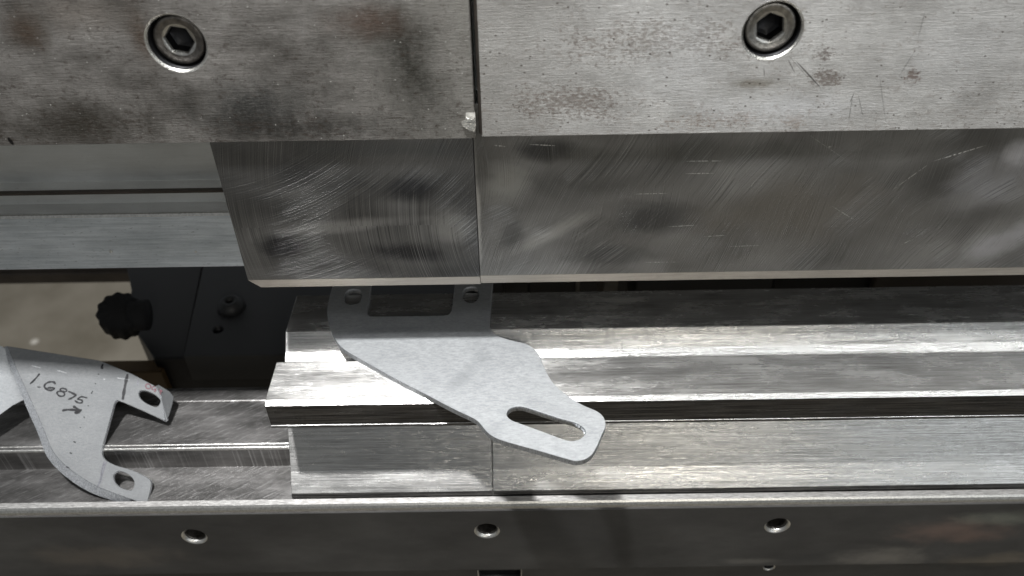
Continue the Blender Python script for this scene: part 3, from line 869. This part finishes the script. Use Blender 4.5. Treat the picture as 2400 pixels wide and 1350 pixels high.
# ------------------------------------------------------------------ main bracket (flat blank lying across the die)
Z1 = lambda pts: [(600 + x / 2.411, 620 + y / 2.411) for x, y in pts]
outer_a = Z1([(436, 110), (420, 165), (407, 220), (402, 265), (408, 315), (424, 370), (450, 425), (500, 480)])
outer_b = Z1([(640, 562), (800, 651), (960, 733), (1110, 812), (1225, 866), (1266, 898), (1298, 938), (1332, 966), (1400, 996), (1600, 1052), (1780, 1104), (1820, 1108), (1862, 1098), (1900, 1070), (1930, 1020), (1955, 960), (1975, 915),
              (1972, 880), (1955, 850), (1920, 825), (1840, 790), (1760, 740), (1700, 690), (1660, 640), (1625, 570), (1600, 510), (1570, 475), (1530, 450), (1450, 430), (1380, 408), (1340, 385), (1322, 350), (1325, 250), (1337, 115)])
right_top = [(1155.5, 645), (1150, 636), (1130, 632), (1085, 632), (1074, 640)]
ucut = Z1([(1123, 115), (1115, 190), (1108, 245), (1097, 273), (1062, 287), (900, 290), (672, 293), (640, 289), (624, 272), (627, 245), (640, 185), (648, 118)])
left_top = [(871, 650), (868, 641), (850, 638), (810, 638), (797, 646), (784, 660)]
seq = smooth(outer_a + outer_b, 3, False) + right_top + smooth(ucut, 3, False) + left_top
HB = Hd - 2.72
def b2(pts): return [(on_h(x, y, HB).x, on_h(x, y, HB).y) for x, y in pts]
slot_px = [(1150 + x / 5.626, 880 + y / 5.626) for x, y in [(213, 505), (232, 455), (290, 418), (380, 405), (460, 418), (700, 495), (900, 560), (1100, 615), (1200, 668), (1250, 725), (1242, 780), (1180, 835), (1080, 862), (980, 848), (800, 782), (600, 708), (400, 636), (280, 590), (225, 545)]]
hl = [(600 + x / 2.411, 620 + y / 2.411) for x, y in [(500, 190), (505, 160), (525, 143), (560, 138), (590, 146), (598, 170), (590, 205), (565, 222), (525, 224), (504, 212)]]
hr = [(600 + x / 2.411, 620 + y / 2.411) for x, y in [(1166, 175), (1172, 145), (1190, 130), (1225, 125), (1252, 133), (1261, 155), (1256, 190), (1232, 212), (1200, 214), (1174, 200)]]
loops = [b2(smooth(l, 4)) for l in (slot_px, hl, hr)]
zB = CAM_Z - HB * MM
me = plate(b2(seq), loops, lambda u, v, d: (u, v, zB - d), 0.0027, 0.00015, 0.00015, 1, 0, hole_mat=1)
o = link('bracket_plate', me, [M_alu, M_cut], origin=(0.0, YZ(245, 0)[0], zB))
tag(o, 'flat aluminium bracket blank with a long slot lying across the dies', 'bracket')
# ragged burr at the far end of the slot
bm = bmesh.new()
for k in range(46):
    t = random.random()
    pxb = [(1150 + x / 5.626, 880 + y / 5.626) for x, y in [(1090, 612), (1140, 632), (1190, 662), (1225, 700), (1248, 735), (1243, 772)]]
    q = t * (len(pxb) - 1); i = int(q); f = q - i
    x = pxb[i][0] * (1 - f) + pxb[min(i + 1, 5)][0] * f; y = pxb[i][1] * (1 - f) + pxb[min(i + 1, 5)][1] * f
    p = on_h(x - 1.5, y + 2.0, HB); r_ = random.uniform(0.0002, 0.0006)
    vs = [bm.verts.new(Vector((p.x, p.y, zB - random.uniform(0.0001, 0.0009))) + Vector((random.uniform(-1, 1), random.uniform(-1, 1), random.uniform(-1, 1))) * r_) for _ in range(4)]
    for tri in ((0, 1, 2), (0, 1, 3), (0, 2, 3), (1, 2, 3)): bm.faces.new([vs[i] for i in tri])
me = bpy.data.meshes.new('m'); bm.to_mesh(me); bm.free()
link('burr', me, [M_cut2], o)

# ------------------------------------------------------------------ second bracket: bent sample standing in the rail, with notes in marker
def P_at(px, py, d): return on_y(px, py, d)
R1 = P_at(12, 809, 283); R2 = P_at(231, 845, 281); Bt = P_at(275, 1178, 224.9)
pn = (R2 - R1).cross(Bt - R1).normalized()
if pn.dot(CAMPOS - R1) < 0: pn = -pn
ux = (R2 - R1).normalized(); vy = pn.cross(ux)
def to_uv(px, py):
    p = on_plane(px, py, R1, pn) - R1; return (p.dot(ux), p.dot(vy))
if 0:
    for q in ((14, 809), (60, 950), (150, 1110), (300, 1174), (350, 1150), (245, 1080), (240, 1050), (270, 945), (386, 984), (400, 920)):
        p = on_plane(*q, R1, pn); print('PANEL', q, 'd', round((p.y + .2525) * 1000, 1), 'h', round((CAM_Z - p.z) * 1000, 1))
def from_uv(u, v, d): return tuple(R1 + ux * u + vy * v - pn * d)
Z2 = lambda pts: [(x / 2.077, 600 + y / 2.077) for x, y in pts]
inner_e = [(33, 438), (60, 500), (90, 572), (140, 680), (176, 760), (212, 842), (236, 905), (262, 958), (312, 1015), (380, 1066), (460, 1115), (560, 1156), (640, 1184)]
outer_e = [(14, 446), (38, 510), (64, 580), (110, 690), (142, 768), (178, 848), (202, 912), (228, 975), (282, 1040), (355, 1100), (437, 1149), (540, 1188), (630, 1206)]
panel_px = smooth(Z2(inner_e + [(700, 1205), (714, 1199), (724, 1170), (735, 1110), (718, 1080), (640, 1042), (565, 1020), (515, 995), (498, 968), (499, 930), (520, 850), (545, 760), (558, 715), (570, 702)]), 3, False) + \
    Z2([(600, 712), (700, 755), (790, 797), (803, 803), (815, 795), (785, 692), (768, 655), (752, 632), (640, 573), (560, 540), (505, 517), (480, 508)])
slot2 = [(100 + x / 6.136, 980 + y / 6.136) for x, y in [(1015, 860), (1020, 815), (1060, 775), (1110, 762), (1200, 790), (1280, 850), (1318, 920), (1305, 1010), (1260, 1040), (1170, 1020), (1090, 980), (1035, 920)]]
slot3 = [(220 + x / 7.94, 830 + y / 7.94) for x, y in [(830, 740), (850, 690), (900, 672), (1000, 690), (1110, 740), (1190, 800), (1240, 870), (1210, 950), (1150, 985), (1050, 950), (950, 900), (860, 820)]]
sample = empty('bent_bracket', Bt); tag(sample, 'bent aluminium bracket with handwritten numbers standing in the rail at left', 'bracket')
me = plate([to_uv(*p) for p in panel_px], [[to_uv(*p) for p in smooth(s_, 3)] for s_ in (slot2, slot3)], from_uv, 0.0024, 0.00012, 0.00012, 1, 0, hole_mat=1)
link('front_panel', me, [M_alu2, M_cut2], sample)
# sheared left edge of the sheet: slants back from the front face to the rear face
bm = bmesh.new()
si, so = smooth(Z2(inner_e), 4, False), smooth(Z2(outer_e), 4, False)
A = [bm.verts.new(on_plane(x, y, R1 - pn * 0.00005, pn)) for x, y in si]
B = [bm.verts.new(on_plane(x, y, R1 - pn * 0.0024, pn)) for x, y in so]
Cc = [bm.verts.new(Vector(v.co) - pn * 0.0023) for v in A]
for i in range(len(A) - 1):
    bm.faces.new((A[i], A[i + 1], B[i + 1], B[i])); bm.faces.new((B[i], B[i + 1], Cc[i + 1], Cc[i]))
bm.faces.new((A[0], B[0], Cc[0])); bm.faces.new((A[-1], Cc[-1], B[-1]))
me = bpy.data.meshes.new('m'); bm.to_mesh(me); bm.free()
link('sheared_edge', me, [M_cut3], sample)


def leaf(px_pts, p0, n, t, name, mats, label=None):
    n = Vector(n).normalized()
    if n.dot(CAMPOS - Vector(p0)) < 0: n = -n
    a = n.orthogonal().normalized(); b = n.cross(a)
    uv = []
    for x, y in px_pts:
        p = on_plane(x, y, p0, n) - Vector(p0); uv.append((p.dot(a), p.dot(b)))
    me = plate(uv, [], lambda u, v, d: tuple(Vector(p0) + a * u + b * v - n * d), t, 0.0001, None, 1, 0)
    o = link(name, me, mats, sample)
    if label: o['label'] = label
    return o


# turned-down end of the upper tab
e0 = on_plane(375, 920, R1, pn); e1 = on_plane(389, 984, R1, pn)
dn = (e1 - e0).cross(Vector((0.75, 0.25, -0.75)))
leaf([(378, 930), (365, 905), (372, 902), (398, 918), (407, 930), (404, 948), (396, 975), (390, 984), (386, 985)], e1, dn, 0.0012, 'tab_end', [M_alu2, M_cut2])
# rear leg folded away behind the panel, seen at the left edge of the frame
q0 = on_plane(12, 811, R1, pn); rn = ux.cross(Vector((0, 0.45, -0.9)))
q0 = q0 - pn * 0.0017
leaf([(-60, 790), (6, 812), (16, 822), (34, 862), (58, 930), (56, 937), (30, 950), (0, 972), (-60, 1010)], q0, (0.60, -0.45, 0.66), 0.0016, 'rear_leg', [M_alu3, M_cut2])


def stroke(px_pts, w, lift=0.00007, mat=None, name='pen_mark', label=None, closed=False, sm=True):
    pts = smooth(px_pts, 4, closed) if (sm and len(px_pts) > 2) else px_pts
    if closed: pts = pts + [pts[0]]
    uv = [Vector(to_uv(*p)) for p in pts]
    bm = bmesh.new(); Ls = []; Rs = []
    n = len(uv)
    for i in range(n):
        d = (uv[min(i + 1, n - 1)] - uv[max(i - 1, 0)])
        if d.length < 1e-9: d = Vector((1, 0))
        d.normalize(); nn = Vector((-d.y, d.x))
        ww = w * (0.5 + 0.09 * math.sin(i * 0.9 + n) + random.uniform(-0.05, 0.05))
        if i in (0, n - 1) and not closed: ww *= 0.7
        ext = -d * w * 0.3 if i == 0 and not closed else (d * w * 0.3 if i == n - 1 and not closed else Vector((0, 0)))
        a = uv[i] + nn * ww + ext; b = uv[i] - nn * ww + ext
        Ls.append(bm.verts.new(from_uv(a.x, a.y, -lift))); Rs.append(bm.verts.new(from_uv(b.x, b.y, -lift)))
    for i in range(n - 1): bm.faces.new((Ls[i], Ls[i + 1], Rs[i + 1], Rs[i]))
    me = bpy.data.meshes.new('m'); bm.to_mesh(me); bm.free()
    return me


def glyph(strokes, name, mat, w, label=None):
    bm = bmesh.new()
    for k, s_ in enumerate(strokes):
        cl_ = s_[0] == 'c'
        me = stroke(s_[1:] if cl_ else s_, w, 0.00006 + 0.00001 * k, closed=cl_)
        bm.from_mesh(me); bpy.data.meshes.remove(me)
    me = bpy.data.meshes.new('m'); bm.to_mesh(me); bm.free()
    o = link(name, me, [mat], sample)
    if label: o['label'] = label
    return o


K = 6.1375
G = lambda pts: [(x / K, 800 + y / K) for x, y in pts]
wd = 0.00088
glyph([G([(565, 470), (540, 505), (480, 570), (438, 608)])], 'handwritten_digit', M_ink, wd, 'handwritten 1')
glyph([G([(545, 658), (578, 660)])], 'handwritten_point', M_ink, wd * 0.8)
glyph([G([(795, 612), (775, 588), (735, 582), (690, 592), (650, 618), (640, 650), (660, 680), (700, 703), (745, 703), (775, 688), (770, 672), (730, 668), (690, 672)])], 'handwritten_digit', M_ink, wd, 'handwritten 6')
glyph([['c'] + G([(915, 680), (880, 678), (868, 700), (895, 718), (930, 728), (955, 718), (958, 700), (940, 685)]), ['c'] + G([(880, 720), (835, 722), (822, 745), (840, 775), (880, 792), (920, 780), (930, 755), (910, 730)])], 'handwritten_digit', M_ink, wd * 0.85, 'handwritten 8')
glyph([G([(990, 722), (1040, 745), (1095, 772)]), G([(1095, 772), (1060, 800), (1020, 822), (988, 834)])], 'handwritten_digit', M_ink, wd, 'handwritten 7')
glyph([G([(1250, 815), (1200, 800), (1165, 797)]), G([(1165, 797), (1130, 820), (1122, 832), (1160, 842), (1185, 855), (1180, 880), (1140, 888), (1100, 870), (1082, 852)])], 'handwritten_digit', M_ink, wd * 0.85, 'handwritten 5')
glyph([G([(905, 995), (960, 985), (1050, 985), (1130, 995)]), G([(1058, 938), (1090, 955), (1130, 985), (1165, 990)]), G([(1170, 988), (1135, 1015), (1110, 1035), (1085, 1020), (1120, 1000)]), G([(1100, 990), (1140, 1010), (1120, 1030)])], 'handwritten_arrow', M_ink, wd * 1.15, 'handwritten arrow')
K2 = lambda pts: [(220 + x / 7.94, 830 + y / 7.94) for x, y in pts]
glyph([K2([(165, 195), (150, 235), (158, 268)])], 'pen_mark', M_ink, 0.0011)
for (x, y, r_) in ((231, 877, 1.2), (224, 899, 1.1), (207, 951, 1.0), (197.5, 978, 1.3), (188.5, 1002, 0.9)):
    glyph([[(x - r_, y - 0.6), (x + r_, y + 0.6)]], 'pen_dot', M_ink, 0.00045)
glyph([[(217, 917), (214.5, 922)]], 'pen_dot', M_ink, 0.0006)
for (x, y, r_) in ((175, 1036, 1.8), (166, 1062, 1.6), (158.5, 1095, 2.6)):
    glyph([[(x - r_, y - 0.8), (x + r_, y + 0.8)]], 'pen_dot', M_ink, 0.0007)
glyph([K2([(625, 385), (605, 480), (575, 620), (555, 740), (540, 835)])], 'pen_line', M_ink, 0.0014)
glyph([[(245, 1082), (238, 1105), (236, 1125), (228, 1141)], [(249, 1083), (241, 1108), (233, 1130)]], 'pen_line', M_inkg, 0.0007, 'faint pencil line across the lower tab')
glyph([K2([(825, 480), (812, 575)])], 'handwritten_digit', M_inkg, 0.0006, 'small faded handwritten 1')
glyph([K2([(895, 585), (925, 590)])], 'handwritten_point', M_inkg, 0.0005)
glyph([['c'] + K2([(1000, 555), (965, 585), (985, 635), (1040, 640), (1060, 600), (1035, 565)])], 'handwritten_digit', M_ink2, 0.0005, 'small faded handwritten 0')
glyph([['c'] + K2([(1110, 605), (1080, 625), (1095, 660), (1140, 660), (1150, 625)]), K2([(1150, 630), (1150, 680), (1125, 700)])], 'handwritten_digit', M_ink2, 0.0005, 'small faded handwritten 9')
glyph([K2([(1205, 640), (1225, 690), (1240, 745)]), K2([(1225, 690), (1250, 670), (1262, 700)])], 'handwritten_digit', M_ink2, 0.0006, 'small faded handwritten figure')
# light nicks scratched into the panel
for a_, b_ in (((75, 857), (95, 862)), ((135, 868), (155, 874)), ((275, 886), (303, 890)), ((243, 888), (246, 889))):
    glyph([[a_, b_]], 'scratch', M_alu, 0.0002)

# ------------------------------------------------------------------ back gauge behind the dies
gauge = empty('back_gauge', (-0.12, YZ(330, 345)[0], YZ(330, 345)[1])); tag(gauge, 'dark back gauge with a socket stud seen in the gap behind the rail', 'back gauge')
HG = 326.0
yF = (on_h(545, 832, HG).y)
def top_poly(pts, h): return [(on_h(x, y, h).x, on_h(x, y, h).y) for x, y in pts]
hole_c = on_h(511, 772, HG)
zg = CAM_Z - HG * MM
poly = top_poly([(430, 834), (1172, 824), (1172, 560), (490, 560)], HG)
me = plate(poly, [circle2(hole_c.x, hole_c.y, 0.0030, 40)], lambda u, v, d: (u, v, zg - d), 0.020, 0.0004, 0.0006, 0, 0, hole_depth=0.015, hole_mat=1)
link('gauge_plate', me, [M_gauge, M_black], gauge)
poly = top_poly([(360, 838), (431, 835.5), (486, 560), (280, 560), (300, 640), (308, 680), (303, 700), (318, 775), (335, 800)], HG + 3)
me = plate(poly, [], lambda u, v, d: (u, v, zg - 0.003 - d), 0.030, 0.0004, None, 1, 0)
link('gauge_bracket', me, [M_gauge2, M_black], gauge)
me = plate(top_poly([(360, 837), (1172, 826), (1172, 760), (350, 760)], HG + 2), [], lambda u, v, d: (u, v, zg - 0.0035 - d), 0.040, 0.0003)
link('gauge_shaded_front', me, [M_black], gauge)  # black block standing in for the deep shadow on the gauge front
# dark groove between plate and bracket
sp = on_h(543, 722, HG)
zz = zg
stud = link('gauge_stud', lathe([(0.0085, 0.0), (0.0078, 0.003), (0.0060, 0.0055), (0.0052, 0.0060), (0.0050, 0.0062), (0.0029, 0.0062), (0.0028, 0.0030), (0.0001, 0.0030)], Vector((sp.x, sp.y, zz)), (0, 0, 1), 48), [M_gauge], gauge)
link('stud_socket', lathe([(0.0027, 0.0029), (0.0027, 0.0035), (0.0001, 0.0036)], Vector((sp.x, sp.y, zz)), (0, 0, 1), 24), [M_black], gauge)
kc = on_plane(283, 737, (0, YZ(350, 0)[0], 0), (0, 1, 0))
me = lathe([(0.0001, -0.012), (0.0100, -0.012), (0.0118, -0.0105), (0.0120, 0.004), (0.0105, 0.007), (0.0001, 0.0075)], kc, (0.25, -0.45, 0.85), 96, True, lambda a: 1 + 0.045 * math.cos(12 * a))
link('clamp_knob', me, [M_knob], gauge)
ke = kc + Vector((0.006, 0.0, -0.001))
link('knob_stem', lathe([(0.0001, 0), (0.009, 0), (0.009, 0.009), (0.0001, 0.009)], ke, (1, 0.1, -0.05), 32), [M_knob], gauge)

# rear rail (brown, blurred) and tan strip beyond the gauge
pa = on_y(-40, 668, 470); pb = on_y(305, 664, 470)
o = link('rear_rail', prism_x(rounded_profile([(pa.y, pa.z), (pa.y, pa.z + 0.010), (pa.y + 0.004, pa.z + 0.0105), (pa.y + 0.004, pa.z + 0.03), (pa.y + 0.03, pa.z + 0.03), (pa.y + 0.03, pa.z)], 0.001), pa.x - 0.1, pb.x + 0.03), [M_brown], origin=(pa.x, pa.y, pa.z))
tag(o, 'brown rail running along the back above the floor', 'rail')
h1 = on_y(250, 900, 330)
o = link('tan_strip', box_me(-0.30, on_y(384, 885, 330).x, h1.y, h1.y + 0.010, h1.z - 0.02, on_y(330, 872, 330).z, 0.0005), [M_tan], origin=(-0.2, h1.y, h1.z))
tag(o, 'tan strip low behind the rail beside the dark gauge', 'strip')

# parts of the gauge beam visible in the thin gap under the right punch
bd = empty('gauge_beam', (0.1, YZ(340, 0)[0], 0.05)); tag(bd, 'far gauge beam glimpsed in the thin gap under the right punch', 'gauge beam')
for (a_, b_, m_, name, dd) in ((1120, 1180, M_gauge, 'beam_block', 345), (1240, 1352, M_gauge2, 'beam_block', 345), (1349, 1358, M_pale, 'beam_trim', 343), (1414, 1447, M_pale, 'beam_spacer', 345),
                               (1490, 1805, M_gauge, 'beam_block', 345), (1805, 2040, M_black, 'beam_block', 349), (2040, 2400, M_brown, 'beam_block', 345)):
    p = on_y(a_, 690, dd); q = on_y(b_, 690, dd)
    link(name, box_me(p.x, q.x, p.y, p.y + 0.03, p.z - 0.02, p.z + 0.03, 0.0006), [m_], bd)
p = on_y(1100, 690, 385); q = on_y(2600, 690, 385)
link('beam_back', box_me(p.x, q.x, p.y, p.y + 0.02, p.z - 0.03, p.z + 0.05), [M_black], bd)
print('built')
